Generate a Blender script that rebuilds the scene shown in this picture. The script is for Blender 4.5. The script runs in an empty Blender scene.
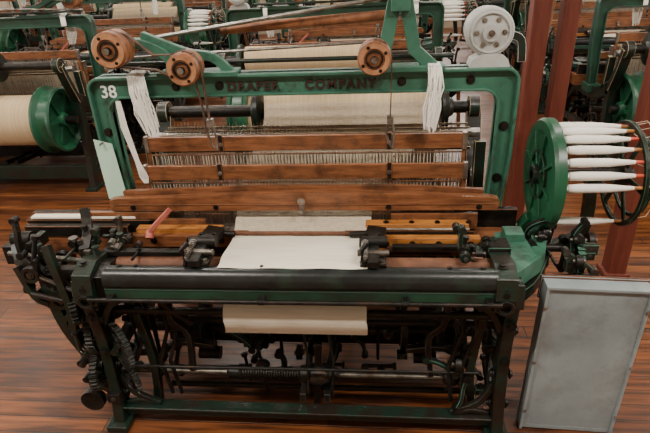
import bpy, bmesh, math, random
from mathutils import Vector, Matrix
R = random.Random(7)
PIV = Vector((-0.08, 1.9, 0.0))
YAW = 0.0
scene = bpy.context.scene

# ------------------------------------------------------------ materials
def mk(name, c1, c2, rough=.5, metal=0., scale=8., lo=.35, hi=.65, stretch=(1,1,1), bump=.15,
       c3=None, s3=3., lo3=.58, hi3=.7, rough2=None, bscale=None):
    m = bpy.data.materials.new(name); m.use_nodes = True
    nt = m.node_tree; b = nt.nodes['Principled BSDF']; L = nt.links.new
    tc = nt.nodes.new('ShaderNodeTexCoord'); mp = nt.nodes.new('ShaderNodeMapping')
    mp.inputs['Scale'].default_value = stretch
    L(tc.outputs['Object'], mp.inputs['Vector'])
    n = nt.nodes.new('ShaderNodeTexNoise'); n.inputs['Scale'].default_value = scale
    n.inputs['Detail'].default_value = 6; n.inputs['Roughness'].default_value = .65
    L(mp.outputs[0], n.inputs['Vector'])
    r = nt.nodes.new('ShaderNodeValToRGB')
    r.color_ramp.elements[0].position = lo; r.color_ramp.elements[1].position = hi
    r.color_ramp.elements[0].color = (*c1, 1); r.color_ramp.elements[1].color = (*c2, 1)
    L(n.outputs['Fac'], r.inputs['Fac'])
    out = r.outputs['Color']
    if c3:
        n3 = nt.nodes.new('ShaderNodeTexNoise'); n3.inputs['Scale'].default_value = s3
        n3.inputs['Detail'].default_value = 8; n3.inputs['Roughness'].default_value = .7
        L(tc.outputs['Object'], n3.inputs['Vector'])
        mr = nt.nodes.new('ShaderNodeMapRange'); mr.inputs['From Min'].default_value = lo3
        mr.inputs['From Max'].default_value = hi3
        L(n3.outputs['Fac'], mr.inputs['Value'])
        mx = nt.nodes.new('ShaderNodeMixRGB'); L(mr.outputs[0], mx.inputs['Fac'])
        L(out, mx.inputs['Color1']); mx.inputs['Color2'].default_value = (*c3, 1)
        out = mx.outputs['Color']
    L(out, b.inputs['Base Color'])
    b.inputs['Metallic'].default_value = metal
    rr = nt.nodes.new('ShaderNodeMapRange')
    rr.inputs['To Min'].default_value = rough; rr.inputs['To Max'].default_value = rough2 if rough2 else rough + .15
    L(n.outputs['Fac'], rr.inputs['Value']); L(rr.outputs[0], b.inputs['Roughness'])
    if bump:
        bn = nt.nodes.new('ShaderNodeTexNoise'); bn.inputs['Scale'].default_value = bscale or scale * 6
        bn.inputs['Detail'].default_value = 4
        L(mp.outputs[0], bn.inputs['Vector'])
        bp = nt.nodes.new('ShaderNodeBump'); bp.inputs['Strength'].default_value = bump
        bp.inputs['Distance'].default_value = .004
        L(bn.outputs['Fac'], bp.inputs['Height']); L(bp.outputs[0], b.inputs['Normal'])
    return m

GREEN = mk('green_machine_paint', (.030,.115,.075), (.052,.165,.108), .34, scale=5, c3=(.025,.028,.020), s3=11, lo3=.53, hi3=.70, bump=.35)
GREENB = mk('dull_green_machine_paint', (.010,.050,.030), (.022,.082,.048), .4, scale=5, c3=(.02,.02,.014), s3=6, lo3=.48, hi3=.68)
GREEN2 = mk('bright_green_enamel', (.008,.068,.032), (.014,.105,.048), .28, scale=4, c3=(.008,.024,.015), s3=7, lo3=.48, hi3=.70)
DGREEN = mk('oily_dark_green_paint', (.005,.017,.011), (.011,.036,.022), .3, scale=9, c3=(.013,.009,.006), s3=9, lo3=.42, hi3=.56, bump=.4)
IRON = mk('greasy_cast_iron', (.005,.006,.005), (.026,.022,.018), .28, metal=.5, scale=16, c3=(.06,.030,.015), s3=14, lo3=.54, hi3=.7, rough2=.6, bump=.4)
BLACK = mk('black_worn_enamel', (.007,.009,.009), (.018,.020,.020), .22, scale=10, c3=(.015,.035,.024), s3=6, lo3=.5, hi3=.62, rough2=.4)
STEEL = mk('worn_steel', (.25,.24,.22), (.46,.44,.40), .28, metal=.9, scale=20, c3=(.10,.06,.035), s3=14, lo3=.5, hi3=.68)
SHAFT = mk('oily_steel_shaft', (.09,.085,.075), (.20,.18,.15), .3, metal=.85, scale=20, c3=(.05,.03,.018), s3=14, lo3=.5, hi3=.68)
RUST = mk('rusty_steel', (.10,.038,.020), (.20,.085,.042), .6, metal=.2, scale=20)
WOOD = mk('aged_maple', (.12,.042,.018), (.28,.108,.043), .33, scale=6, stretch=(1.2,10,10), c3=(.04,.019,.010), s3=9, lo3=.5, hi3=.72)
WOODY = mk('varnished_yellow_wood', (.30,.105,.022), (.54,.225,.052), .3, scale=7, stretch=(1.2,9,9), c3=(.08,.03,.012), s3=12, lo3=.52, hi3=.68)
WOODR = mk('round_wood_roller', (.17,.06,.025), (.36,.145,.06), .4, scale=14, stretch=(1,.3,1), c3=(.06,.03,.02), s3=20, lo3=.5, hi3=.7)
WOODE = mk('end_grain_wood', (.26,.11,.05), (.46,.22,.105), .5, scale=18)
REDWOOD = mk('red_painted_timber', (.11,.022,.013), (.18,.042,.022), .45, scale=5, stretch=(6,6,.6))
TANWOOD = mk('pale_timber', (.32,.16,.08), (.45,.25,.13), .5, scale=5, stretch=(6,6,.6))
LEATHER = mk('dark_leather', (.05,.025,.015), (.12,.06,.035), .55, scale=18)
CLOTH = mk('unbleached_cotton_cloth', (.70,.64,.51), (.80,.745,.625), .85, scale=12, stretch=(.4,9,9), bump=.35, bscale=300)
WARP = mk('raw_cotton_warp', (.50,.37,.21), (.62,.48,.30), .85, scale=2, stretch=(60,1,1), bump=.3, bscale=20)
THREAD = mk('cotton_thread', (.52,.43,.31), (.66,.57,.43), .9, scale=60, bump=0)
YARN = mk('white_cotton_yarn', (.80,.77,.70), (.88,.86,.80), .9, scale=25, bump=.2)
PINK = mk('faded_red_lever_paint', (.35,.07,.05), (.5,.14,.10), .45, scale=12)
REDT = mk('red_tip_paint', (.5,.05,.03), (.6,.09,.04), .4, scale=10)
GREY = mk('grey_enamel', (.38,.39,.37), (.50,.51,.49), .4, scale=6, c3=(.16,.16,.14), s3=6, lo3=.6, hi3=.8)
SHEET = mk('galvanised_sheet', (.21,.255,.27), (.33,.385,.40), .42, metal=.1, scale=3, c3=(.16,.17,.16), s3=4, lo3=.5, hi3=.75, bump=.05)
PAPER = mk('pale_green_card', (.42,.62,.48), (.48,.68,.53), .8, scale=5, bump=0)
WHITEP = mk('white_number_paint', (.8,.8,.76), (.85,.85,.8), .6, scale=20, bump=0)
LETTER = mk('dark_letter_paint', (.018,.006,.004), (.035,.010,.006), .7, scale=20, bump=0)

# ------------------------------------------------------------ mesh builder
class MB:
    def __init__(s): s.v=[]; s.f=[]; s.m=[]; s.sm=[]; s.mats=[]
    def add(s, vs, fs, mat, smooth=False):
        if mat not in s.mats: s.mats.append(mat)
        k = s.mats.index(mat); o = len(s.v)
        s.v += [tuple(v) for v in vs]
        for f in fs:
            s.f.append([i+o for i in f]); s.m.append(k); s.sm.append(smooth)
    def box(s, x0,x1,y0,y1,z0,z1, mat):
        vs=[(x,y,z) for x in (x0,x1) for y in (y0,y1) for z in (z0,z1)]
        s.add(vs, [(0,1,3,2),(4,6,7,5),(0,4,5,1),(2,3,7,6),(0,2,6,4),(1,5,7,3)], mat)
    def bar(s, p0,p1,w,h,mat,up=(0,0,1)):
        s.sweep([p0,p1],w,h,mat,up)
    def sweep(s, pts, w, h, mat, up=(0,0,1)):
        pts=[Vector(p) for p in pts]; n=len(pts); vs=[]
        for i,p in enumerate(pts):
            a=pts[max(i-1,0)]; b=pts[min(i+1,n-1)]; d=(b-a).normalized()
            u=Vector(up)
            if abs(d.dot(u))>.96: u=Vector((0,1,0)) if abs(d.y)<.9 else Vector((1,0,0))
            sd=d.cross(u).normalized(); uu=sd.cross(d).normalized()
            for q,t in ((-1,-1),(1,-1),(1,1),(-1,1)):
                vs.append(p+sd*q*w/2+uu*t*h/2)
        fs=[(3,2,1,0)]
        for i in range(n-1):
            for k in range(4):
                a=i*4+k; b=i*4+(k+1)%4
                fs.append((a,b,b+4,a+4))
        e=(n-1)*4; fs.append((e,e+1,e+2,e+3))
        s.add(vs,fs,mat)
    def curve(s, pts, w, h, mat, up=(0,0,1), n=4):
        P=[Vector(p) for p in pts]; out=[]
        for i in range(len(P)-1):
            p0=P[max(i-1,0)];p1=P[i];p2=P[i+1];p3=P[min(i+2,len(P)-1)]
            for k in range(n):
                t=k/n; out.append(.5*((2*p1)+(p2-p0)*t+(2*p0-5*p1+4*p2-p3)*t*t+(3*p1-p0-3*p2+p3)*t**3))
        out.append(P[-1]); s.sweep(out,w,h,mat,up)
    def ringpts(s,p,d,r,n):
        d=Vector(d).normalized(); u=Vector((0,0,1)) if abs(d.z)<.9 else Vector((1,0,0))
        a=d.cross(u).normalized(); b=d.cross(a)
        return [Vector(p)+a*math.cos(6.28318530*i/n)*r+b*math.sin(6.28318530*i/n)*r for i in range(n)]
    def lathe(s,p0,axis,prof,mat,n=20,caps=True):
        ax=Vector(axis).normalized(); p0=Vector(p0)
        for j in range(len(prof)-1):
            (t0,r0),(t1,r1)=prof[j],prof[j+1]
            A=s.ringpts(p0+ax*t0,ax,r0,n); B=s.ringpts(p0+ax*t1,ax,r1,n)
            s.add(A+B,[(i,(i+1)%n,(i+1)%n+n,i+n) for i in range(n)],mat,True)
        if caps:
            for (t,r) in (prof[0],prof[-1]):
                if r>1e-4: s.add(s.ringpts(p0+ax*t,ax,r,n),[tuple(range(n))],mat)
    def cyl(s,p0,p1,r,mat,n=14,r2=None):
        d=Vector(p1)-Vector(p0); s.lathe(p0,d,[(0,r),(d.length,r if r2 is None else r2)],mat,n)
    def tube(s,pts,r,mat,n=7):
        pts=[Vector(p) for p in pts]; m=len(pts); vs=[]
        d=(pts[1]-pts[0]).normalized(); u=Vector((0,0,1)) if abs(d.z)<.9 else Vector((1,0,0))
        a=d.cross(u).normalized()
        for i,p in enumerate(pts):
            d=(pts[min(i+1,m-1)]-pts[max(i-1,0)]).normalized()
            a=(a-d*a.dot(d)).normalized(); b=d.cross(a)
            for k in range(n):
                t=6.2831853*k/n; vs.append(p+a*math.cos(t)*r+b*math.sin(t)*r)
        fs=[(i*n+k,i*n+(k+1)%n,(i+1)*n+(k+1)%n,(i+1)*n+k) for i in range(m-1) for k in range(n)]
        s.add(vs,fs,mat,True)
        s.add(vs[:n],[tuple(range(n))],mat); s.add(vs[-n:],[tuple(range(n))],mat)
    def prism(s,poly,plane,c0,c1,mat,smooth=False):
        def P(a,b,c): return {'xz':(a,c,b),'yz':(c,a,b),'xy':(a,b,c)}[plane]
        n=len(poly); vs=[P(a,b,c0) for a,b in poly]+[P(a,b,c1) for a,b in poly]
        s.add(vs,[tuple(range(n)),tuple(range(2*n-1,n-1,-1))],mat)
        s.add(vs,[(i,(i+1)%n,(i+1)%n+n,i+n) for i in range(n)],mat,smooth)
    def band(s,A,B,c0,c1,mat):
        n=len(A); vs=[(a,c0,b) for a,b in A]+[(a,c0,b) for a,b in B]+[(a,c1,b) for a,b in A]+[(a,c1,b) for a,b in B]
        fs=[]
        for i in range(n-1):
            fs+=[(i,i+1,n+i+1,n+i),(2*n+i,3*n+i,3*n+i+1,2*n+i+1),(i,2*n+i,2*n+i+1,i+1),(n+i,n+i+1,3*n+i+1,3*n+i)]
        fs+=[(0,n,3*n,2*n),(n-1,3*n-1,4*n-1,2*n-1)]
        s.add(vs,fs,mat)
    def ring(s,c,axis,ri,ro,t,mat,n=32,teeth=0,td=.008):
        ax=Vector(axis).normalized(); c=Vector(c); m=teeth*4 if teeth else n
        vs=[]
        for side in (-t/2,t/2):
            I=s.ringpts(c+ax*side,ax,ri,m); cc=c+ax*side
            O=[cc+(p-cc)*((ro-(td if (teeth and k%4 in (2,3)) else 0))/ri) for k,p in enumerate(I)]
            vs+=I+O
        fs=[]
        for k in range(m):
            j=(k+1)%m
            fs+=[(k,j,j+m,k+m),(2*m+k,3*m+k,3*m+j,2*m+j),(m+k,m+j,3*m+j,3*m+k),(k,2*m+k,2*m+j,j)]
        s.add(vs,fs,mat)
    def wheel(s,c,axis,r,t,mat,spokes=5,teeth=0,hub=.2,rim=.18):
        s.ring(c,axis,r*(1-rim),r,t,mat,40,teeth)
        ax=Vector(axis).normalized(); c=Vector(c)
        s.cyl(c-ax*t*.8,c+ax*t*.8,r*hub,mat,14)
        P=s.ringpts(c,ax,r*(1-rim*.6),spokes)
        for p in P: s.bar(c,p,t*.5,r*.12,mat,up=ax.cross(p-c))
    def ball(s,c,r,mat,n=12):
        prof=[(-r*math.cos(math.pi*i/8),max(r*math.sin(math.pi*i/8),1e-5)) for i in range(9)]
        s.lathe(c,(1,0,0),prof,mat,n,False)
    def bolt(s,c,axis,r,mat): 
        ax=Vector(axis).normalized(); s.cyl(c,Vector(c)+ax*r*.9,r,mat,6)
        s.cyl(Vector(c),Vector(c)+ax*r*.25,r*1.6,mat,12)
    def helix(s,p0,p1,r,turns,wr,mat):
        p0=Vector(p0);d=Vector(p1)-p0;ax=d.normalized()
        u=Vector((0,0,1)); a=ax.cross(u).normalized(); b=ax.cross(a); N=turns*12
        s.tube([p0+d*(i/N)+a*math.cos(i*math.pi/6)*r+b*math.sin(i*math.pi/6)*r for i in range(N+1)],wr,mat,5)
    def mesh(s,name,bevel=0,off=PIV):
        me=bpy.data.meshes.new(name)
        me.from_pydata([(x-off.x,y-off.y,z-off.z) for x,y,z in s.v],[],s.f)
        for m in s.mats: me.materials.append(m)
        me.polygons.foreach_set('material_index',s.m); me.polygons.foreach_set('use_smooth',s.sm)
        me.validate()
        bm=bmesh.new(); bm.from_mesh(me)
        bmesh.ops.recalc_face_normals(bm,faces=bm.faces)
        if bevel:
            es=[e for e in bm.edges if len(e.link_faces)==2 and not e.link_faces[0].smooth and not e.link_faces[1].smooth and e.calc_face_angle(0)>.6]
            try: bmesh.ops.bevel(bm,geom=es,offset=bevel,segments=2,affect='EDGES',profile=.5,clamp_overlap=True)
            except Exception as ex: print('bevel',name,ex)
        bm.to_mesh(me); bm.free()
        return me

def empty(name,loc,rz=0):
    e=bpy.data.objects.new(name,None); e.location=loc; e.rotation_euler=(0,0,rz); e.empty_display_size=.1
    scene.collection.objects.link(e); return e
def obj(name,me,parent=None,loc=(0,0,0),rz=0):
    o=bpy.data.objects.new(name,me); scene.collection.objects.link(o)
    if parent: o.parent=parent
    o.location=loc; o.rotation_euler=(0,0,rz); return o
def inloom(name,mb,bevel=0):
    return obj(name,mb.mesh(name,bevel),None,PIV,YAW)

PARTS=[]
def part(name,mb,bevel=.002): PARTS.append((name,mb.mesh(name,bevel)))

XL,XR=-.88,.675
# ---- side frames
m=MB()
for X in (XL,XR):
    m.curve([(X,1.60,.02),(X,1.635,.2),(X,1.64,.45),(X,1.60,.74)],.065,.045,DGREEN,up=(1,0,0))
    m.curve([(X,2.58,.02),(X,2.54,.3),(X,2.50,.78)],.075,.05,DGREEN,up=(1,0,0))
    m.box(X-.045,X+.045,1.54,1.69,0,.03,DGREEN); m.box(X-.05,X+.05,2.50,2.66,0,.03,DGREEN)
    m.curve([(X,1.56,.70),(X,1.75,.66),(X,2.0,.63),(X,2.3,.66),(X,2.52,.76)],.05,.09,DGREEN)
    m.curve([(X,1.62,.30),(X,1.9,.33),(X,2.2,.33),(X,2.54,.28)],.035,.06,DGREEN)
    m.curve([(X,1.64,.45),(X,1.8,.58),(X,1.95,.62)],.03,.05,DGREEN)
    m.curve([(X,1.62,.08),(X,1.9,.22),(X,2.1,.30)],.03,.05,DGREEN)
    m.curve([(X,2.56,.08),(X,2.3,.2),(X,2.1,.30)],.03,.05,DGREEN)
    for y,z in ((1.64,.5),(1.63,.3),(1.63,.15),(1.8,.66),(2.2,.65)): m.bolt((X-.03,y,z),(-1,0,0),.013,IRON); m.bolt((X+.03,y,z),(1,0,0),.013,IRON)
    for z in (.56,.38,.1): m.bolt((X,1.585+(.02 if z<.5 else 0),z),(0,-1,0),.012,IRON)
    s=-1 if X<0 else 1
    # decorative openwork brackets inside the front corners
    m.curve([(X-s*.03,1.62,.10),(X-s*.10,1.62,.115),(X-s*.15,1.62,.095)],.02,.018,DGREEN,up=(0,1,0))
    m.curve([(X-s*.02,1.64,.24),(X-s*.07,1.63,.15),(X-s*.18,1.62,.10)],.025,.022,DGREEN,up=(0,1,0))
    m.curve([(X-s*.02,1.63,.50),(X-s*.07,1.62,.60),(X-s*.16,1.61,.65)],.025,.022,DGREEN,up=(0,1,0))
m.box(XL,XR,1.600,1.632,.05,.085,DGREEN); m.box(XL,XR,1.588,1.648,.085,.095,DGREEN)
m.box(XL,XR,2.52,2.56,.08,.2,DGREEN); m.box(XL,XR,2.48,2.53,.55,.66,DGREEN)
m.box(XL,XR,2.08,2.12,.28,.36,DGREEN)
part('side_frames',m,.004)

# ---- arch
def arc(cx,cz,r,a0,a1,n=7): return [(cx+r*math.cos(math.radians(a0+(a1-a0)*i/n)),cz+r*math.sin(math.radians(a0+(a1-a0)*i/n))) for i in range(n+1)]
m=MB()
xl,xr,zt,lw,bh=-.965,.742,1.352,.075,.088
def outl(o): return [(xl+.03+o,.66),(xl+.0+o,1.0)]+arc(xl+.055,zt-.055,.055-o,180,90)+arc(xr-.055,zt-.055,.055-o,90,0)+[(xr-o,1.0),(xr-.03-o,.66)]
def inl(o): return [(xl+lw+.01-o,.66),(xl+lw-o,1.0)]+arc(xl+lw+.06,zt-bh-.06,.06+o,180,90)+arc(xr-lw-.06,zt-bh-.06,.06+o,90,0)+[(xr-lw+o,1.0),(xr-lw-.01+o,.66)]
m.band(outl(0),inl(0),2.13,2.16,GREEN)
m.band(outl(0),outl(.012),2.105,2.19,GREEN)
m.band(inl(.010),inl(0),2.112,2.185,GREEN)
for X in (xl+.06,xr-.06): m.box(X-.05,X+.05,2.07,2.22,.64,.70,GREEN)
for X in (-.6,-.42,.30,.56): m.bolt((X,2.13,1.305),(0,-1,0),.011,IRON)
for X,z in ((xl+.04,1.12),(xl+.045,.95),(xr-.04,1.12),(xr-.045,.9)): m.bolt((X,2.13,z),(0,-1,0),.012,IRON)
part('arch',m,.003)

# ---- top brackets & harness sheaves
m=MB()
m.curve([(-.60,2.15,1.34),(-.62,2.15,1.42),(-.72,2.16,1.47),(-.84,2.17,1.47)],.04,.035,GREEN,up=(0,1,0))
m.curve([(-.36,2.15,1.34),(-.44,2.16,1.41),(-.55,2.17,1.43),(-.72,2.17,1.50)],.035,.03,GREEN,up=(0,1,0))
m.box(-.66,-.34,2.10,2.19,1.345,1.365,GREEN)
m.sweep([(.20,2.15,1.35),(.235,2.16,1.42),(.27,2.16,1.60)],.05,.03,GREEN,up=(0,1,0))
m.sweep([(.42,2.15,1.35),(.345,2.16,1.42),(.31,2.16,1.60)],.05,.03,GREEN,up=(0,1,0))
m.box(.16,.46,2.10,2.19,1.345,1.365,GREEN); m.box(.255,.325,2.12,2.20,1.56,1.64,GREEN)
m.cyl((-.8,2.21,1.47),(.3,2.21,1.61),.008,STEEL)
m.cyl((-.95,2.23,1.40),(.2,2.23,1.44),.006,STEEL)
m.cyl((-.92,2.20,1.385),(.5,2.20,1.385),.009,DGREEN)
m.cyl((-.42,2.26,1.50),(.28,2.26,1.535),.020,WOODR,16)
part('sheave_brackets',m,.003)
m=MB()
for X,z,r in ((-.795,1.47,.068),(-.525,1.392,.062),(.195,1.412,.062)):
    m.lathe((X,2.02,z),(0,1,0),[(0,r*.93),(.006,r),(.03,r),(.033,r*.93),(.045,r*.93),(.048,r),(.09,r),(.095,r*.93)],WOODR,28)
    m.ring((X,2.017,z),(0,1,0),r*.42,r*.52,.006,IRON,28); m.ring((X,2.018,z),(0,1,0),r*.62,r*.9,.005,WOODE,28)
    m.cyl((X,2.018,z),(X,2.005,z),r*.22,IRON,12); m.cyl((X,2.0,z),(X,2.2,z),.012,STEEL)
    for k in range(4):
        a=k*1.57+.5; m.bolt((X+math.cos(a)*r*.75,2.015,z+math.sin(a)*r*.75),(0,-1,0),.004,IRON)
part('harness_sheaves',m,0)
m=MB()
def strap(pts,w=.022,th=.004): m.sweep(pts,th,w,LEATHER,up=(0,1,0))
strap([(-.525,2.06,1.456),(-.49,2.06,1.448),(-.465,2.06,1.41),(-.462,2.06,1.3),(-.458,2.06,1.17)])
strap([(.195,2.06,1.476),(.235,2.06,1.462),(.258,2.06,1.42),(.258,2.06,1.3),(.255,2.06,1.17)])
strap([(-.80,2.08,1.538),(-.74,2.08,1.52),(-.65,2.08,1.44),(-.58,2.08,1.44),(-.52,2.08,1.458)])
strap([(-.86,2.08,1.45),(-.80,2.08,1.40),(-.65,2.08,1.385),(-.53,2.08,1.33)])
strap([(-.49,2.05,1.35),(-.478,2.05,1.25),(-.472,2.05,1.12)],.014)
for X in (-.458,.255):
    m.box(X-.012,X+.012,2.045,2.075,1.16,1.19,STEEL)
    m.tube([(X-.006,2.06,1.17),(X-.014,2.06,1.12),(X-.004,2.06,1.08),(X+.006,2.07,1.06)],.0045,STEEL)
    m.tube([(X+.008,2.06,1.17),(X+.016,2.06,1.12),(X+.012,2.06,1.06)],.0045,STEEL)
part('harness_straps',m,0)

# ---- harness frames with heddles
HX0,HX1=-.795,.57
m=MB()
def hbar(y,z,h=.064):
    m.box(HX0,HX1,y,y+.018,z-h/2,z+h/2,WOOD)
    for X in (HX0,HX1-.015): m.box(X-.003,X+.018,y-.004,y+.022,z-h/2-.004,z+h/2+.004,STEEL)
    for X in (-.458,.255): m.box(X-.010,X+.010,y-.006,y+.002,z-h/2,z+h/2+.01,IRON); m.bolt((X,y-.006,z),(0,-1,0),.006,STEEL)
hbar(2.165,1.048); hbar(2.10,.942)
for y,z in ((2.175,1.0),(2.11,.895)):
    m.box(HX0,HX1,y-.002,y+.002,z-.006,z+.002,STEEL); m.box(HX0,HX1,y-.002,y+.002,z-.28,z-.27,STEEL)
    m.box(HX0,HX0+.015,y-.006,y+.01,z-.33,z+.05,WOOD); m.box(HX1-.015,HX1,y-.006,y+.01,z-.33,z+.05,WOOD)
    m.box(HX0,HX1,y-.008,y+.01,z-.34,z-.29,WOOD)
part('harness_frames',m,.002)
m=MB()
for y,z in ((2.175,1.0),(2.11,.895),(2.19,1.0),(2.125,.895)):
    for i in range(190):
        if R.random()<.08: continue
        X=-.775+i*.007+R.uniform(-.002,.002); w=.0013; k=R.uniform(-.004,.004)
        m.add([(X-w,y,z),(X+w,y,z),(X+w+k,y,z-.27),(X-w+k,y,z-.27)],[(0,1,2,3)],STEEL if i%2 else THREAD)
for i in range(240):
    X=-.775+i*.0056; y=2.36+.05*(i%3); z=.965+R.uniform(0,.012)
    m.add([(X,y-.005,z),(X,y+.005,z),(X+.001,y+.005,z+.08),(X+.001,y-.005,z+.08)],[(0,1,2,3)],STEEL)
part('heddles_and_drop_wires',m,0)

# ---- warp
m=MB()
m.lathe((-.345,2.66,1.05),(1,0,0),[(0,.088),(.003,.095),(.84,.095),(.843,.088)],WARP,40)
m.cyl((-.9,2.66,1.05),(.70,2.66,1.05),.03,IRON)
for X in (-.41,.515): m.lathe((X,2.66,1.05),(1,0,0),[(0,.03),(.001,.108),(.012,.112),(.03,.112),(.04,.05),(.06,.04)],DGREEN,32)
for X in (XL,XR): m.curve([(X,2.52,.74),(X,2.6,.9),(X,2.66,1.05)],.04,.07,DGREEN,up=(1,0,0)); m.ring((X,2.66,1.05),(1,0,0),.03,.055,.05,DGREEN)
m.cyl((XL,2.46,.985),(XR,2.46,.985),.022,STEEL,18)
m.box(-.80,.62,2.34,2.48,.945,.96,IRON)
for y in (2.35,2.41,2.47): m.box(-.80,.62,y-.004,y+.004,1.02,1.03,STEEL)
for X in (XL,XR): m.sweep([(X,2.40,.72),(X,2.42,.96)],.04,.05,DGREEN,up=(1,0,0))
part('warp_beam',m,.002)
m=MB()
for i in range(260):
    f=i/259; xb=-.335+f*.82; xh=-.40+f*.60; xr_=-.375+f*.555; w=.0009
    zh=.86+(.02 if i%2 else -.02)
    P=[(xb,2.62,1.135),(xb,2.46,1.009),(xh,2.14,zh),(xr_,1.985,.802),(xr_,1.965,.797),(-.362+f*.534,1.865,.7795)]
    vs=[];
    for p in P: vs+=[(p[0]-w,p[1],p[2]),(p[0]+w,p[1],p[2])]
    m.add(vs,[(2*k,2*k+1,2*k+3,2*k+2) for k in range(5)],THREAD)
part('warp_threads',m,0)

# ---- lay
m=MB()
top=[(-.90,.865),(-.895,.885),(-.86,.892),(-.6,.897),(-.3,.912),(0,.915),(.3,.908),(.5,.898),(.64,.892),(.672,.885),(.678,.865)]
m.prism(top+[(.67,.838),(-.895,.838)],'xz',1.95,1.985,WOOD)
m.prism([(-.85,.908),(-.3,.927),(.3,.924),(.62,.908),(.62,.86),(-.85,.86)],'xz',1.99,2.01,WOOD)
m.box(-.88,.66,1.946,1.952,.8635,.8675,IRON)
m.box(-.105,-.085,1.935,1.955,.85,.895,STEEL); m.ring((-.095,1.935,.885),(0,1,0),.008,.017,.008,STEEL,20); m.cyl((-.095,1.94,.86),(-.095,1.90,.855),.008,STEEL)
for X in (-.8,-.45,.25,.6): m.bolt((X,1.95,.852),(0,-1,0),.007,IRON)
m.box(-.66,.50,1.965,1.98,.832,.84,STEEL)
m.box(-1.28,.78,1.905,2.03,.655,.74,WOOD)
m.box(-.66,.50,1.90,1.985,.74,.748,STEEL)
m.box(-.66,.5,1.90,1.906,.66,.742,IRON)
m.box(-1.28,-.62,1.99,2.02,.74,.81,IRON); m.box(-1.28,-.70,1.94,1.985,.742,.80,IRON)
m.box(-1.27,-.82,1.90,1.93,.742,.79,IRON); m.box(-.80,-.38,1.865,1.90,.715,.765,WOOD); m.box(-.78,-.42,1.89,1.93,.75,.785,WOODY)
m.box(-.74,-.50,1.94,1.96,.76,.80,WOOD)
m.box(-1.0,-.66,1.95,1.97,.80,.83,WOOD)
m.box(.17,.60,1.85,1.89,.705,.762,WOODY); m.box(.16,.56,1.90,1.95,.74,.797,WOODY); m.box(.26,.60,1.955,1.975,.75,.82,WOOD)
m.box(.20,.58,1.893,1.899,.745,.775,IRON); m.cyl((.22,1.895,.782),(.56,1.895,.782),.006,STEEL,8)
m.box(.30,.76,1.99,2.02,.74,.82,IRON); m.box(.24,.58,1.835,1.85,.72,.735,SHAFT)
for X in (.24,.34,.44,.56): m.bolt((X,1.85,.742),(0,-1,0),.008,IRON); m.bolt((X,1.925,.797),(0,0,1),.007,IRON)
for X in (-.7,-.55,-.42): m.bolt((X,1.865,.745),(0,-1,0),.009,IRON)
for X in (-.58,.42):
    m.sweep([(X,1.97,.66),(X,1.99,.4),(X,1.95,.08)],.03,.06,IRON,up=(1,0,0))
    m.cyl((X-.05,1.95,.09),(X+.05,1.95,.09),.03,IRON)
    m.sweep([(X,1.98,.6),(X,2.1,.56),(X,2.2,.5)],.03,.04,IRON,up=(1,0,0))
part('lay_and_hand_rail',m,.003)
m=MB()
for i in range(260):
    X=-.66+i*.0045; m.add([(X,1.97,.748),(X,1.978,.748),(X,1.978,.834),(X,1.97,.834)],[(0,1,2,3)],STEEL)
    m.add([(X,1.972,.748),(X+.0020,1.972,.748),(X+.0020,1.972,.834),(X,1.972,.834)],[(0,1,2,3)],STEEL)
part('reed',m,0)

# ---- breast beam
BL,BR=-.775,.605
m=MB()
prof=[(1.635,.725),(1.635,.772)]+[(1.594+.041*math.cos(a*math.pi/12),.750+.041*math.sin(a*math.pi/12)) for a in range(1,13)]+[(1.553,.738),(1.555,.725)]
m.prism(prof,'yz',BL,BR,BLACK,True)
m.prism([(1.63,.655),(1.63,.725),(1.562,.725),(1.556,.715),(1.560,.665),(1.57,.655)],'yz',BL,BR,GREENB)
m.cyl((-.83,1.53,.690),(.62,1.53,.690),.0085,IRON)
for X in (-.75,-.2,.3,.58): m.box(X-.012,X+.012,1.525,1.57,.680,.702,IRON)
m.cyl((BL,1.695,.735),(BR,1.695,.735),.034,RUST,24)
for X in (-.85,.635):
    m.prism([(1.555,.64),(1.54,.70),(1.555,.775),(1.62,.80),(1.72,.785),(1.76,.72),(1.72,.62)],'yz',X-.035,X+.035,DGREEN)
    m.bolt((X,1.55,.72),(0,-1,0),.012,IRON); m.bolt((X-.01,1.61,.793),(0,0,1),.011,IRON)
    m.ring((X,1.545,.67),(0,1,0),.018,.03,.02,IRON,20)
m.prism([(1.57,.66),(1.57,.76),(1.64,.78),(1.72,.76),(1.72,.66)],'yz',-.82,BL,IRON)
m.box(-.84,-.42,1.70,1.73,.77,.79,IRON); m.box(.26,.60,1.755,1.78,.765,.785,IRON)
for X in (-.72,-.66,-.2,.45,.56): m.bolt((X,1.60,.79),(0,0,1),.007,IRON)
part('breast_beam',m,.002)

# ---- temples
m=MB()
for X,s in ((-.44,1),(.19,-1)):
    m.box(X-.045,X+.045,1.60,1.70,.785,.80,IRON); m.box(X-.02,X+.02,1.58,1.80,.80,.825,IRON)
    m.cyl((X-.05,1.72,.825),(X+.05,1.72,.825),.022,IRON); m.cyl((X-.055,1.65,.82),(X+.055,1.65,.82),.012,SHAFT)
    m.prism([(X-.04,1.74),(X+.035,1.74),(X+.05,1.84),(X-.02,1.86)],'xy',.79,.82,IRON)
    m.cyl((X+.01*s,1.83,.80),(X+.09*s,1.83,.795),.012,IRON); m.helix((X-.03,1.60,.835),(X-.03,1.70,.835),.011,8,.0025,STEEL)
    for k in (-1,1): m.bolt((X+.03*k,1.62,.80),(0,0,1),.011,SHAFT); m.bolt((X+.025*k,1.78,.82),(0,0,1),.009,IRON)
    m.sweep([(X-.035,1.60,.80),(X-.04,1.60,.86),(X-.02,1.62,.875)],.012,.02,IRON)
m.cyl((-.40,1.845,.792),(.16,1.845,.792),.0075,RUST)
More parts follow.
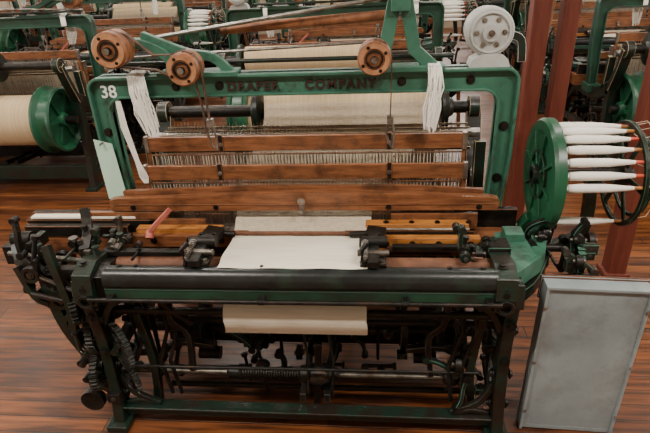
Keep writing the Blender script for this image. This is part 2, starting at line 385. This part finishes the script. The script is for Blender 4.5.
m.box(-.38,-.30,1.84,1.86,.783,.797,RUST); m.box(.08,.18,1.84,1.86,.783,.797,RUST)
part('temples',m,.002)

# ---- cloth
m=MB()
def sheet(prof,x0,x1,mat,nx=24,amp=.0015):
    vs=[];
    for j,(y,z) in enumerate(prof):
        for i in range(nx+1):
            f=i/nx; vs.append((x0+(x1-x0)*f+ (.004*math.sin(j*.9) if i in (0,nx) else 0),y,z+amp*math.sin(f*19+j*.7)))
    m.add(vs,[(j*(nx+1)+i,j*(nx+1)+i+1,(j+1)*(nx+1)+i+1,(j+1)*(nx+1)+i) for j in range(len(prof)-1) for i in range(nx)],mat,True)
sheet([(1.875,.779),(1.84,.780),(1.80,.782),(1.76,.783),(1.72,.785),(1.69,.787),(1.665,.789),(1.645,.793),(1.625,.794),(1.60,.794),(1.588,.793)],-.36,.17,CLOTH)
sheet([(1.637,.79),(1.640,.76),(1.641,.70),(1.66,.62),(1.69,.60)],-.36,.17,CLOTH)
part('woven_cloth',m,0)
m=MB()
m.lathe((-.375,1.665,.545),(1,0,0),[(0,.02),(.001,.052),(.003,.055),(.537,.055),(.539,.052),(.54,.02)],CLOTH,36,False)
sheet([(1.6105,.545),(1.612,.525),(1.613,.50),(1.614,.485)],-.375,.165,CLOTH,12,0)
m.cyl((-.86,1.665,.545),(.66,1.665,.545),.016,IRON)
part('cloth_roll',m,0)

# ---- lower shafts, treadles
m=MB()
m.cyl((-.84,1.70,.205),(.56,1.70,.205),.012,SHAFT)
m.helix((-.36,1.70,.205),(-.12,1.70,.205),.022,22,.004,IRON)
m.lathe((-.12,1.70,.205),(1,0,0),[(0,.02),(.01,.035),(.05,.035),(.055,.045),(.10,.048),(.13,.03),(.16,.03),(.17,.02)],IRON,20)
m.lathe((-.42,1.70,.205),(1,0,0),[(0,.02),(.01,.03),(.05,.03),(.06,.02)],IRON,16)
m.ball((.50,1.70,.205),.036,IRON); m.ball((-.72,1.70,.205),.03,IRON)
m.bar((-.05,1.69,.03),(-.03,1.71,.36),.03,.02,IRON); m.bar((0,1.72,.2),(.02,1.9,.2),.03,.03,IRON)
m.cyl((XL,1.95,.24),(XR,1.95,.24),.022,IRON); m.cyl((XL,2.2,.5),(XR,2.2,.5),.024,SHAFT)
for X in (-.6,.45,.3,-.35):
    m.lathe((X,1.95,.24),(1,0,0),[(0,.03),(.002,.07),(.035,.07),(.037,.03)],IRON,20)
    m.ring((X+.02,1.93,.27),(1,0,0),.05,.10,.03,IRON,24)
for X in (-.58,.42): m.sweep([(X-.03,2.2,.5),(X-.03,2.16,.56),(X+.03,2.16,.56),(X+.03,2.2,.5)],.03,.03,IRON)
m.wheel((.56,2.2,.5),(1,0,0),.17,.035,IRON,5,44); m.wheel((.56,1.95,.24),(1,0,0),.15,.035,IRON,5,38)
for X in (-.10,.0): 
    m.curve([(X,1.64,.13),(X,1.9,.12),(X,2.4,.17)],.025,.04,IRON)
    m.cyl((X,2.13,.15),(X,2.15,.62),.006,IRON)
    m.tube([(X+.02,1.66,.13),(X+.03,1.68,.3),(X,1.75,.42),(X+.02,1.85,.6)],.006,IRON)
m.cyl((-.8,1.62,.30),(.6,1.66,.27),.006,IRON)
m.cyl((-.7,1.75,.085),(.62,1.75,.085),.013,IRON)
m.cyl((XL,1.80,.40),(XR,1.80,.40),.014,IRON)
m.box(-.80,.60,2.02,2.05,.10,.20,IRON); m.box(-.78,.58,2.24,2.27,.36,.46,IRON)
for X in (-.66,-.62,.5,.55): m.tube([(X,1.66,.12),(X-.02,1.66,.3),(X+.03,1.68,.45),(X+.01,1.68,.63)],.009,IRON)
for X,s in ((-.62,1),(.47,-1)):
    m.curve([(X,1.68,.60),(X+.02*s,1.67,.5),(X+.07*s,1.68,.42),(X+.05*s,1.7,.22)],.022,.03,IRON,up=(0,1,0))
    m.curve([(X-.10*s,1.72,.25),(X,1.71,.35),(X+.15*s,1.72,.33)],.022,.028,IRON,up=(0,1,0))
    m.curve([(X-.15*s,1.7,.62),(X-.1*s,1.68,.3),(X-.12*s,1.68,.05)],.03,.035,DGREEN,up=(0,1,0))
part('shafts_and_treadles',m,.002)

def clutter(m,n,bx,by,bz,mats,rr,sc=1.):
    for _ in range(n):
        c=Vector((rr.uniform(*bx),rr.uniform(*by),rr.uniform(*bz))); k=rr.random(); mat=rr.choice(mats)
        if k<.3:
            a=rr.choice([(1,0,0),(0,1,0),(0,0,1),(.2,.2,.9),(-.15,.2,.9)]); d=Vector(a).normalized()*rr.uniform(.04,.11)*sc
            r=rr.uniform(.005,.010); m.cyl(c-d,c+d,r,mat,8)
            m.cyl(c+d*.9-d*.08,c+d*.9+d*.12,r*1.9,mat,8)
        elif k<.6:
            a=rr.choice([(1,0,0),(0,1,0)]); r=rr.uniform(.014,.035)*sc; ax=Vector(a)
            m.cyl(c-ax*.012,c+ax*.012,r,mat,16); m.cyl(c-ax*.022,c+ax*.022,r*.4,SHAFT,6)
        elif k<.85:
            d=Vector((rr.uniform(-.6,.6),rr.uniform(-.3,.3),rr.choice([-1,1]))).normalized(); p=[c]
            for q in range(3):
                d=(d+Vector((rr.uniform(-.5,.5),rr.uniform(-.2,.2),rr.uniform(-.3,.3)))).normalized(); p.append(p[-1]+d*.045*sc)
            for q in p:
                if q.z<.03: q.z=.03
            m.curve(p,.014,.024,mat,up=(0,1,0),n=3); m.cyl(p[0]+Vector((0,-.015,0)),p[0]+Vector((0,.015,0)),.016,mat,10); m.cyl(p[-1]+Vector((0,-.015,0)),p[-1]+Vector((0,.015,0)),.014,mat,10)
        else:
            x,y,z=[rr.uniform(.012,.03)*sc for _ in range(3)]; m.box(c.x-x,c.x+x,c.y-y,c.y+y,c.z-z,c.z+z,mat); m.bolt((c.x,c.y-y,c.z),(0,-1,0),.007,SHAFT)
m=MB()
m.curve([(-1.24,1.82,.80),(-1.20,1.74,.74),(-1.10,1.71,.66),(-1.085,1.70,.52),(-1.06,1.70,.40),(-1.0,1.70,.25),(-.93,1.68,.08),(-.90,1.66,.03)],.045,.03,DGREEN,up=(0,1,0))
m.curve([(-1.27,1.80,.70),(-1.12,1.74,.67),(-1.0,1.70,.70),(-.86,1.66,.72)],.04,.035,DGREEN,up=(0,1,0))
m.curve([(-1.20,1.9,.64),(-1.10,1.85,.55),(-1.0,1.8,.40),(-.90,1.76,.34)],.04,.03,DGREEN,up=(0,1,0))
m.curve([(-1.05,1.68,.45),(-.98,1.66,.40),(-.92,1.66,.44),(-.88,1.66,.52)],.035,.025,IRON,up=(0,1,0))
m.curve([(-1.02,1.69,.28),(-.95,1.67,.30),(-.88,1.65,.26)],.03,.025,IRON,up=(0,1,0))
m.curve([(-1.02,1.66,.84),(-1.0,1.64,.76),(-.97,1.62,.60),(-.99,1.63,.48)],.03,.025,DGREEN,up=(0,1,0))
m.curve([(-.95,1.85,.90),(-.93,1.80,.82),(-.90,1.70,.79)],.035,.03,IRON)
# openwork scroll casting that carries the end mechanism
for cx,cz,r in ((-1.04,.585,.045),(-1.01,.47,.05),(-.985,.34,.045),(-.955,.22,.038),(-1.13,.70,.035)):
    m.ring((cx,1.675,cz),(0,1,0),r*.62,r,.022,DGREEN,28)
    for k in range(3):
        a=k*2.094+.5; m.bar((cx,1.675,cz),(cx+r*.7*math.cos(a),1.675,cz+r*.7*math.sin(a)),.012,.014,DGREEN,up=(0,1,0))
    m.bolt((cx,1.668,cz),(0,-1,0),.010,SHAFT)
m.curve([(-1.10,1.68,.64),(-.97,1.67,.57),(-.94,1.66,.46),(-.93,1.66,.30),(-.90,1.66,.16)],.022,.022,DGREEN,up=(0,1,0))
m.curve([(-1.20,1.70,.72),(-1.15,1.68,.60),(-1.10,1.68,.56)],.022,.022,DGREEN,up=(0,1,0))
m.wheel((-.945,1.72,.43),(1,.15,0),.125,.028,IRON,5,40); m.wheel((-.95,1.63,.25),(1,.25,0),.075,.028,IRON,4,26)
m.wheel((-.94,1.90,.48),(1,0,0),.13,.03,IRON,5,40); m.ring((-.96,1.62,.57),(1,.6,0),.03,.055,.025,IRON,24,20)
m.cyl((-.98,1.585,.13),(-.98,1.615,.13),.05,IRON,20); m.wheel((-.80,1.60,.42),(.9,1,0),.10,.022,IRON,5,34); m.wheel((-.79,1.60,.25),(.7,1,0),.06,.02,IRON,4,22)
m.cyl((-1.26,1.76,.745),(-.80,1.66,.765),.010,SHAFT); m.cyl((-1.22,1.72,.70),(-.84,1.58,.66),.009,IRON)
m.cyl((-1.14,1.66,.62),(-.84,1.60,.60),.011,IRON); m.box(-1.3,-1.2,1.78,1.84,.68,.76,IRON)
m.cyl((-1.25,1.80,.79),(-1.17,1.80,.79),.03,IRON,16)
m.helix((-1.0,1.64,.34),(-.86,1.62,.5),.012,10,.0025,SHAFT)
m.bar((-1.18,1.93,.12),(-1.14,1.97,.66),.03,.035,WOOD)
m.sweep([(-.88,1.95,.1),(-1.05,1.95,.1),(-1.2,1.93,.12)],.05,.04,IRON)
rr=random.Random(3)
clutter(m,38,(-1.2,-.86),(1.66,1.84),(.55,.79),[IRON,IRON,DGREEN],rr)
clutter(m,26,(-1.02,-.84),(1.60,1.75),(.12,.55),[IRON,IRON,DGREEN],rr)
clutter(m,22,(-.98,-.68),(1.66,1.86),(.76,.81),[IRON,DGREEN,SHAFT],rr,.6)
clutter(m,16,(-.86,-.6),(1.66,1.8),(.12,.6),[IRON],rr)
part('takeup_and_shipper_mechanism',m,.002)
m=MB()
m.sweep([(-.70,1.84,.79),(-.685,1.84,.815),(-.61,1.87,.885)],.016,.018,PINK); m.cyl((-.70,1.83,.775),(-.70,1.85,.80),.016,PINK,12)
part('red_lever',m,.002)
m=MB()
m.curve([(.64,1.62,.72),(.72,1.68,.74),(.80,1.80,.72),(.82,1.95,.75)],.05,.07,GREEN)
m.curve([(.64,1.66,.60),(.76,1.72,.64),(.84,1.85,.70)],.04,.05,DGREEN)
m.prism([(.60,1.68),(.68,1.66),(.77,1.72),(.76,1.86),(.66,1.90)],'xy',.745,.770,GREEN)
m.box(.68,.75,1.82,1.89,.77,.80,GREEN); m.box(.60,.68,1.72,1.80,.77,.80,IRON)
m.cyl((.70,1.88,.71),(1.02,1.88,.71),.016,IRON); m.wheel((.96,1.86,.68),(1,0,0),.08,.025,IRON,4,26)
rr=random.Random(11)
clutter(m,38,(.68,1.02),(1.76,1.95),(.60,.80),[IRON,IRON,DGREEN,SHAFT],rr)
clutter(m,20,(.48,.66),(1.66,1.76),(.12,.58),[IRON,IRON,DGREEN],rr)
clutter(m,12,(.5,.64),(1.66,1.8),(.77,.81),[IRON,DGREEN],rr,.6)
clutter(m,30,(-.5,.45),(1.72,1.95),(.10,.36),[IRON],rr,1.1)
part('battery_stand_and_drive',m,.002)

# ---- drive pulley
m=MB()
m.lathe((.62,2.13,1.475),(0,1,0),[(0,.03),(.004,.082),(.012,.088),(.05,.088),(.055,.082),(.12,.082),(.13,.06)],GREY,36)
m.ring((.62,2.128,1.475),(0,1,0),.066,.074,.006,GREY,36); m.cyl((.62,2.115,1.475),(.62,2.13,1.475),.03,GREY,20)
m.cyl((.62,2.105,1.475),(.62,2.12,1.475),.012,STEEL)
for k in range(6): m.bolt((.62+.05*math.cos(k*1.047),2.13,1.475+.05*math.sin(k*1.047)),(0,-1,0),.006,STEEL)
m.prism([(.55,1.352),(.70,1.352),(.69,1.38),(.65,1.40),(.60,1.40),(.56,1.38)],'xz',2.12,2.2,GREY)
m.curve([(.70,2.17,1.46),(.74,2.17,1.44),(.75,2.17,1.36)],.03,.02,DGREEN,up=(0,1,0))
part('drive_pulley_housing',m,.002)

# ---- bobbin magazine
MZ=(2.0,.967); m=MB(); AX=.825
m.lathe((AX,MZ[0],MZ[1]),(1,0,0),[(0,.03),(0.001,.15),(-.006,.17),(-.006,.205),(.006,.214),(.034,.214),(.038,.2),(.03,.15),(.03,.03)],GREEN2,56)
m.lathe((AX-.03,MZ[0],MZ[1]),(1,0,0),[(0,.02),(.0,.035),(.03,.04)],DGREEN,20)
for k in range(8):
    a=k*math.pi/4+.2; m.bar((AX-.004,MZ[0]+.03*math.cos(a),MZ[1]+.03*math.sin(a)),(AX-.004,MZ[0]+.17*math.cos(a),MZ[1]+.17*math.sin(a)),.012,.014,GREEN2,up=(1,0,0))
m.ring((AX-.006,MZ[0],MZ[1]),(1,0,0),.085,.095,.012,DGREEN,40)
m.cyl((AX-.03,MZ[0],MZ[1]),(1.17,MZ[0],MZ[1]),.018,IRON)
m.wheel((1.13,MZ[0],MZ[1]),(1,0,0),.20,.014,IRON,6,0,.25,.1); m.ring((1.165,MZ[0],MZ[1]),(1,0,0),.15,.165,.01,IRON)
m.sweep([(.82,2.0,.78),(.78,2.02,.7),(.72,2.0,.64)],.05,.05,GREEN2,up=(1,0,0)); m.curve([(1.02,2.0,.95),(1.04,2.04,.7),(.9,2.04,.62),(.70,2.02,.63)],.04,.04,DGREEN,up=(0,1,0))
mag_frame=m
b=MB()
angs=[-22,-6,10,25,40,55,70,84,152,-60,-100]
for a in angs:
    t=math.radians(a); y=MZ[0]-.180*math.sin(t); z=MZ[1]+.180*math.cos(t)
    b.lathe((AX+.035,y,z),(1,0,0),[(0,.010),(.012,.010),(.014,.014),(.05,.0165),(.15,.015),(.235,.007)],YARN,16)
    b.lathe((AX+.035+.235,y,z),(1,0,0),[(0,.007),(.03,.006),(.034,.003)],REDT if a in(25,55,70,-22) else WOODY,10)
    b.lathe((AX+.025,y,z),(1,0,0),[(0,.009),(.012,.013)],WOODY,12)
    e=(AX+.30,y,z); b.tube([e,(1.22,y+.02,z+.01),(1.30,MZ[0],MZ[1]+.3*(z-MZ[1]))],.0012,THREAD,4)
mag_me=mag_frame.mesh('magazine_frame',.002); bob_me=b.mesh('bobbins',0)

# ------------------------------------------------------------ foreground loom
loom=empty('power_loom',PIV,YAW)
for n,me in PARTS: obj(n,me,loom)
def text(name,body,x,y,z,size,mat,sp=1.,ex=.003,of=.0018):
    c=bpy.data.curves.new(name,'FONT'); c.body=body; c.size=size; c.extrude=ex; c.space_character=sp; c.align_x='CENTER'; c.offset=of
    c.materials.append(mat); o=bpy.data.objects.new(name,c); scene.collection.objects.link(o); o.parent=loom
    o.location=(x-PIV.x,y-PIV.y,z); o.rotation_euler=(math.pi/2,0,0); return o
text('cast_lettering_a','DRAPER',-.285,2.127,1.285,.049,LETTER,1.25)
text('cast_lettering_b','COMPANY',.060,2.127,1.285,.049,LETTER,1.25)
text('painted_number','38',-.885,2.127,1.268,.07,WHITEP,1.0,.0008,.001)
mag=empty('bobbin_magazine',PIV,YAW)
obj('magazine_frame',mag_me,mag); obj('bobbins',bob_me,mag)

def hank(name,x,y0,top,lens,n,wid,dx=0):
    m=MB(); rr=random.Random(len(name)+int(x*100))
    for i in range(n):
        o=rr.uniform(-wid,wid); L=lens*rr.uniform(.8,1.05); y=y0-rr.uniform(.0,.012); sw=rr.uniform(-.012,.012)
        pts=[(x+o*.6,2.20,top-L*.35),(x+o*.6,2.195,top-.01),(x+o*.8,2.15,top+.008),(x+o,2.098,top-.0),(x+o+sw,y,top-L*.3),(x+o*1.2+dx*.5-sw,y,top-L*.65),(x+o*.9+dx,y,top-L)]
        m.tube(pts,.0028,YARN,5)
    return inloom(name,m).data
hk1=hank('yarn_hank',-.745,2.095,1.362,.24,36,.034,.03)
hk2=hank('yarn_hank',.42,2.09,1.362,.24,28,.024,-.01)
m=MB()
for i in range(7):
    o=(i-3)*.003; m.tube([(-.84+o,2.10,1.26),(-.835+o*1.5,2.095,1.15),(-.81+o,2.095,1.0),(-.795+o*2,2.095,.93),(-.79+o,2.095,.90)],.002,YARN,5)
inloom('loose_yarn_strand',m)
m=MB(); m.add([(-.985,2.10,1.10),(-.905,2.095,1.08),(-.885,2.085,.84),(-.965,2.075,.835)],[(0,1,2,3)],PAPER)
m.add([(-.985,2.102,1.10),(-.905,2.097,1.08),(-.885,2.087,.84),(-.965,2.077,.835)],[(3,2,1,0)],PAPER); m.cyl((-.945,2.07,1.085),(-.945,2.13,1.085),.004,STEEL)
inloom('paper_tag',m)
m=MB(); m.box(-1.26,-.80,1.945,1.98,.801,.812,CLOTH); inloom('cotton_rag_strip',m,.003)

# sheet-metal guard
m=MB()
m.box(.80,1.145,1.56,1.575,.02,.685,SHEET)
for x0,x1 in ((.795,.805),(1.14,1.15)): m.box(x0,x1,1.55,1.61,0,.685,SHEET)
m.box(.795,1.15,1.55,1.61,.678,.69,SHEET); m.box(.80,1.145,1.56,1.61,.0,.02,SHEET)
for z in (.1,.35,.6): m.bolt((.801,1.55,z),(0,-1,0),.005,STEEL); m.bolt((1.145,1.55,z),(0,-1,0),.005,STEEL)
m.box(.79,1.155,1.61,1.625,.60,.697,RUST)
g=obj('sheet_metal_guard',m.mesh('sheet_metal_guard',.002,Vector((.975,1.58,0))),None,(.957,1.655,.004),math.radians(-1.5))
g.rotation_euler=(0,math.radians(1.3),math.radians(-1.5))

# ------------------------------------------------------------ background looms
m=MB()
m.lathe((-.66,2.62,.62),(1,0,0),[(0,.20),(1.16,.20)],WARP,40)
for X,s in ((-.66,-1),(.50,1)):
    m.lathe((X,2.62,.62),(s,0,0),[(0,.20),(0,.262),(.02,.266),(.03,.25),(.04,.235),(.11,.235),(.12,.25),(.14,.255),(.15,.24),(.13,.21),(.10,.20),(.10,.06),(.15,.05)],GREEN2,48)
    for k in range(6):
        a=k*math.pi/3; m.bar((X+s*.11,2.62+.05*math.cos(a),.62+.05*math.sin(a)),(X+s*.11,2.62+.2*math.cos(a),.62+.2*math.sin(a)),.02,.03,GREEN2,up=(1,0,0))
m.cyl((-.90,2.62,.62),(.70,2.62,.62),.03,IRON)
big=m.mesh('large_warp_beam',0)
BG=[]
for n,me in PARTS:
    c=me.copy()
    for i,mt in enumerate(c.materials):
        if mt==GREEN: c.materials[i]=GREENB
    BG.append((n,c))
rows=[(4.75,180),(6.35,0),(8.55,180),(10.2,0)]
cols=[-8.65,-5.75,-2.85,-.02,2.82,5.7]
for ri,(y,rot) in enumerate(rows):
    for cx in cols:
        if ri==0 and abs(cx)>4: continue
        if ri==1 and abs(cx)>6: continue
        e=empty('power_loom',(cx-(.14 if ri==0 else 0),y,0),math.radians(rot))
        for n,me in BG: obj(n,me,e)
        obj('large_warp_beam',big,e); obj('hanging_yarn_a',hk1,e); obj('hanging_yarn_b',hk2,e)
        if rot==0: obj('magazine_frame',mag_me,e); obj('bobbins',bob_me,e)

# ------------------------------------------------------------ timber posts
def post(name,x,y,w,d,h,mat,lean=0):
    m=MB(); m.sweep([(x,y,0),(x+lean,y,h)],d,w,mat,up=(1,0,0)); m.box(x-w*.7,x+w*.7,y-d*.7,y+d*.7,0,.04,mat)
    obj(name,m.mesh(name,.006,Vector((x,y,0))),None,(x,y,0))
post('timber_post',1.075,3.17,.095,.095,3.6,REDWOOD)
post('timber_post',1.235,3.19,.085,.09,3.6,REDWOOD)
post('timber_post',1.57,2.79,.10,.10,3.6,REDWOOD)
m=MB(); m.sweep([(1.05,3.34,0),(1.23,3.36,2.2)],.03,.07,TANWOOD,up=(1,0,0)); obj('leaning_board',m.mesh('leaning_board',.003,Vector((1.15,3.35,0))),None,(1.15,3.35,0))

# ------------------------------------------------------------ room
X0,X1,Y0,Y1,H=-10.5,8.5,-3.,12.5,3.6
fm=bpy.data.materials.new('oiled_plank_floor'); fm.use_nodes=True; nt=fm.node_tree; b=nt.nodes['Principled BSDF']; L=nt.links.new
tc=nt.nodes.new('ShaderNodeTexCoord'); br=nt.nodes.new('ShaderNodeTexBrick')
br.inputs['Scale'].default_value=1; br.inputs['Brick Width'].default_value=1.9; br.inputs['Row Height'].default_value=.085
br.inputs['Mortar Size'].default_value=.003; br.inputs['Mortar Smooth'].default_value=.3
br.inputs['Color1'].default_value=(.105,.033,.010,1); br.inputs['Color2'].default_value=(.22,.077,.022,1); br.inputs['Mortar'].default_value=(.010,.005,.003,1)
L(tc.outputs['Object'],br.inputs['Vector'])
mp=nt.nodes.new('ShaderNodeMapping'); mp.inputs['Scale'].default_value=(1,12,1); L(tc.outputs['Object'],mp.inputs['Vector'])
n=nt.nodes.new('ShaderNodeTexNoise'); n.inputs['Scale'].default_value=3; n.inputs['Detail'].default_value=8; L(mp.outputs[0],n.inputs['Vector'])
mx=nt.nodes.new('ShaderNodeMixRGB'); mx.blend_type='MULTIPLY'; mx.inputs['Fac'].default_value=.95
rp=nt.nodes.new('ShaderNodeValToRGB'); rp.color_ramp.elements[0].position=.36; rp.color_ramp.elements[0].color=(.22,.18,.16,1); rp.color_ramp.elements[1].position=.62; rp.color_ramp.elements[1].color=(1.2,1.1,1,1)
L(n.outputs['Fac'],rp.inputs['Fac']); L(br.outputs['Color'],mx.inputs['Color1']); L(rp.outputs[0],mx.inputs['Color2'])
n2=nt.nodes.new('ShaderNodeTexNoise'); n2.inputs['Scale'].default_value=1.6; n2.inputs['Detail'].default_value=5; L(tc.outputs['Object'],n2.inputs['Vector'])
mr=nt.nodes.new('ShaderNodeMapRange'); mr.inputs['From Min'].default_value=.3; mr.inputs['From Max'].default_value=.7; mr.inputs['To Min'].default_value=.26; mr.inputs['To Max'].default_value=.5
L(n2.outputs['Fac'],mr.inputs['Value']); L(mr.outputs[0],b.inputs['Roughness']); L(mx.outputs[0],b.inputs['Base Color'])
bp=nt.nodes.new('ShaderNodeBump'); bp.inputs['Strength'].default_value=.5; bp.inputs['Distance'].default_value=.005
ad=nt.nodes.new('ShaderNodeMath'); ad.operation='MULTIPLY_ADD'; ad.inputs[1].default_value=-1; L(br.outputs['Fac'],ad.inputs[0]); L(n.outputs['Fac'],ad.inputs[2])
L(ad.outputs[0],bp.inputs['Height']); L(bp.outputs[0],b.inputs['Normal'])
WALL=mk('painted_brick_wall',(.4,.33,.25),(.5,.42,.32),.8,scale=4); CEIL=mk('board_ceiling',(.38,.30,.21),(.48,.39,.28),.8,scale=4)
FR=mk('window_frame_paint',(.6,.6,.56),(.7,.7,.66),.5,scale=6)
Z=Vector((0,0,0))
def room(name,boxes,mat):
    m=MB()
    for bx in boxes: m.box(*bx,mat)
    return obj(name,m.mesh(name,0,Z))
room('floor',[(X0,X1,Y0,Y1,-.1,0)],fm)
room('ceiling',[(X0,X1,Y0,Y1,H,H+.1)],CEIL)
def wall_h(name,y,thick,wins):
    zb,zt_=1.0,3.1; bs=[(X0,X1,y,y+thick,0,zb),(X0,X1,y,y+thick,zt_,H)]; x=X0
    for a,c in wins: bs.append((x,a,y,y+thick,zb,zt_)); x=c
    bs.append((x,X1,y,y+thick,zb,zt_)); room(name,bs,WALL)
wins=[(-9.6,-8.2),(-7.2,-5.6),(-4.4,-2.8),(-1.6,0),(1.2,2.8),(4.0,5.6),(6.4,7.8)]
wall_h('wall_back',Y1,.2,wins); wall_h('wall_front',Y0-.2,.2,[])
ywins=[(-1.5,.3),(1.5,3.3),(4.5,6.3),(7.5,9.3),(10.2,12.)]
def wall_v(name,x,wn):
    bs=[(x,x+.2,Y0,Y1,0,1.0),(x,x+.2,Y0,Y1,3.1,H)]; y=Y0
    for a,c in wn: bs.append((x,x+.2,y,a,1.0,3.1)); y=c
    bs.append((x,x+.2,y,Y1,1.0,3.1)); room(name,bs,WALL)
wall_v('wall_left',X0-.2,ywins); wall_v('wall_right',X1,ywins)
k=1
for a,c in wins:
    bs=[(a,c,Y1+.05,Y1+.1,1.0,1.06),(a,c,Y1+.05,Y1+.1,3.04,3.1)]
    for q in range(5): xx=a+(c-a-.05)*q/4; bs.append((xx,xx+.05,Y1+.05,Y1+.1,1.06,3.04))
    for zz in (1.55,2.05,2.55): bs.append((a,c,Y1+.06,Y1+.09,zz,zz+.035))
    room('window_%d'%k,bs,FR); k+=1
for xx0,sg in ((X0-.15,1),(X1+.05,-1)):
    for a,c in ywins:
        bs=[(xx0,xx0+.05,a,c,1.0,1.06),(xx0,xx0+.05,a,c,3.04,3.1)]
        for q in range(5): yy=a+(c-a-.05)*q/4; bs.append((xx0,xx0+.05,yy,yy+.05,1.06,3.04))
        for zz in (1.55,2.05,2.55): bs.append((xx0+.01,xx0+.04,a,c,zz,zz+.035))
        room('window_%d'%k,bs,FR); k+=1

# ------------------------------------------------------------ lights
def area(name,loc,rot,sx,sy,p,col=(1,.92,.82)):
    l=bpy.data.lights.new(name,'AREA'); l.shape='RECTANGLE'; l.size=sx; l.size_y=sy; l.energy=p; l.color=col
    o=bpy.data.objects.new(name,l); o.location=loc; o.rotation_euler=rot; scene.collection.objects.link(o); return o
LAMP=mk('lamp_housing',(.7,.7,.68),(.75,.75,.72),.4,scale=3,bump=0)
for yy,pw in ((.4,95),(3.2,55),(5.6,34),(8.4,34),(11.,26)):
    for xx in (-4.6,-1.6,1.6,4.6):
        m=MB(); m.prism([(-.12,3.34),(.12,3.34),(.06,3.42),(-.06,3.42)],'yz',-.62,.62,LAMP); m.cyl((-.4,0,3.42),(-.4,0,3.6),.008,STEEL); m.cyl((.4,0,3.42),(.4,0,3.6),.008,STEEL)
        obj('ceiling_lamp',m.mesh('ceiling_lamp',0,Z),None,(xx,yy,0))
        area('ceiling_lamp_tube',(xx,yy,3.335),(0,0,0),1.2,.2,pw)
for a,c in wins: area('window_daylight',((a+c)/2,Y1-.02,2.05),(math.radians(-90),0,0),c-a,2.05,75,(1,.93,.84))
for a,c in ywins:
    area('window_daylight',(X0+.02,(a+c)/2,2.05),(0,math.radians(-90),0),2.05,c-a,100,(1,.96,.9))
    area('window_daylight',(X1-.02,(a+c)/2,2.05),(0,math.radians(90),0),2.05,c-a,45,(1,.96,.9))
w=bpy.data.worlds.new('sky'); scene.world=w; w.use_nodes=True; nt=w.node_tree
sk=nt.nodes.new('ShaderNodeTexSky'); sk.sky_type='HOSEK_WILKIE'; nt.links.new(sk.outputs[0],nt.nodes['Background'].inputs['Color']); nt.nodes['Background'].inputs['Strength'].default_value=1.0

cam=bpy.data.cameras.new('camera'); cam.lens=29.9; cam.sensor_width=36; cam.clip_start=.05
co=bpy.data.objects.new('camera',cam)
A=math.radians(6.0)
Mz=Matrix.Rotation(A,4,'Z')
loc=PIV+(Mz@(Vector((0,0,1.8))-PIV))
co.matrix_world=Matrix.Translation(loc)@Mz@Matrix.Rotation(math.radians(63),4,'X')@Matrix.Rotation(math.radians(-2.8),4,'Z')
scene.collection.objects.link(co); scene.camera=co
print('cam',loc)
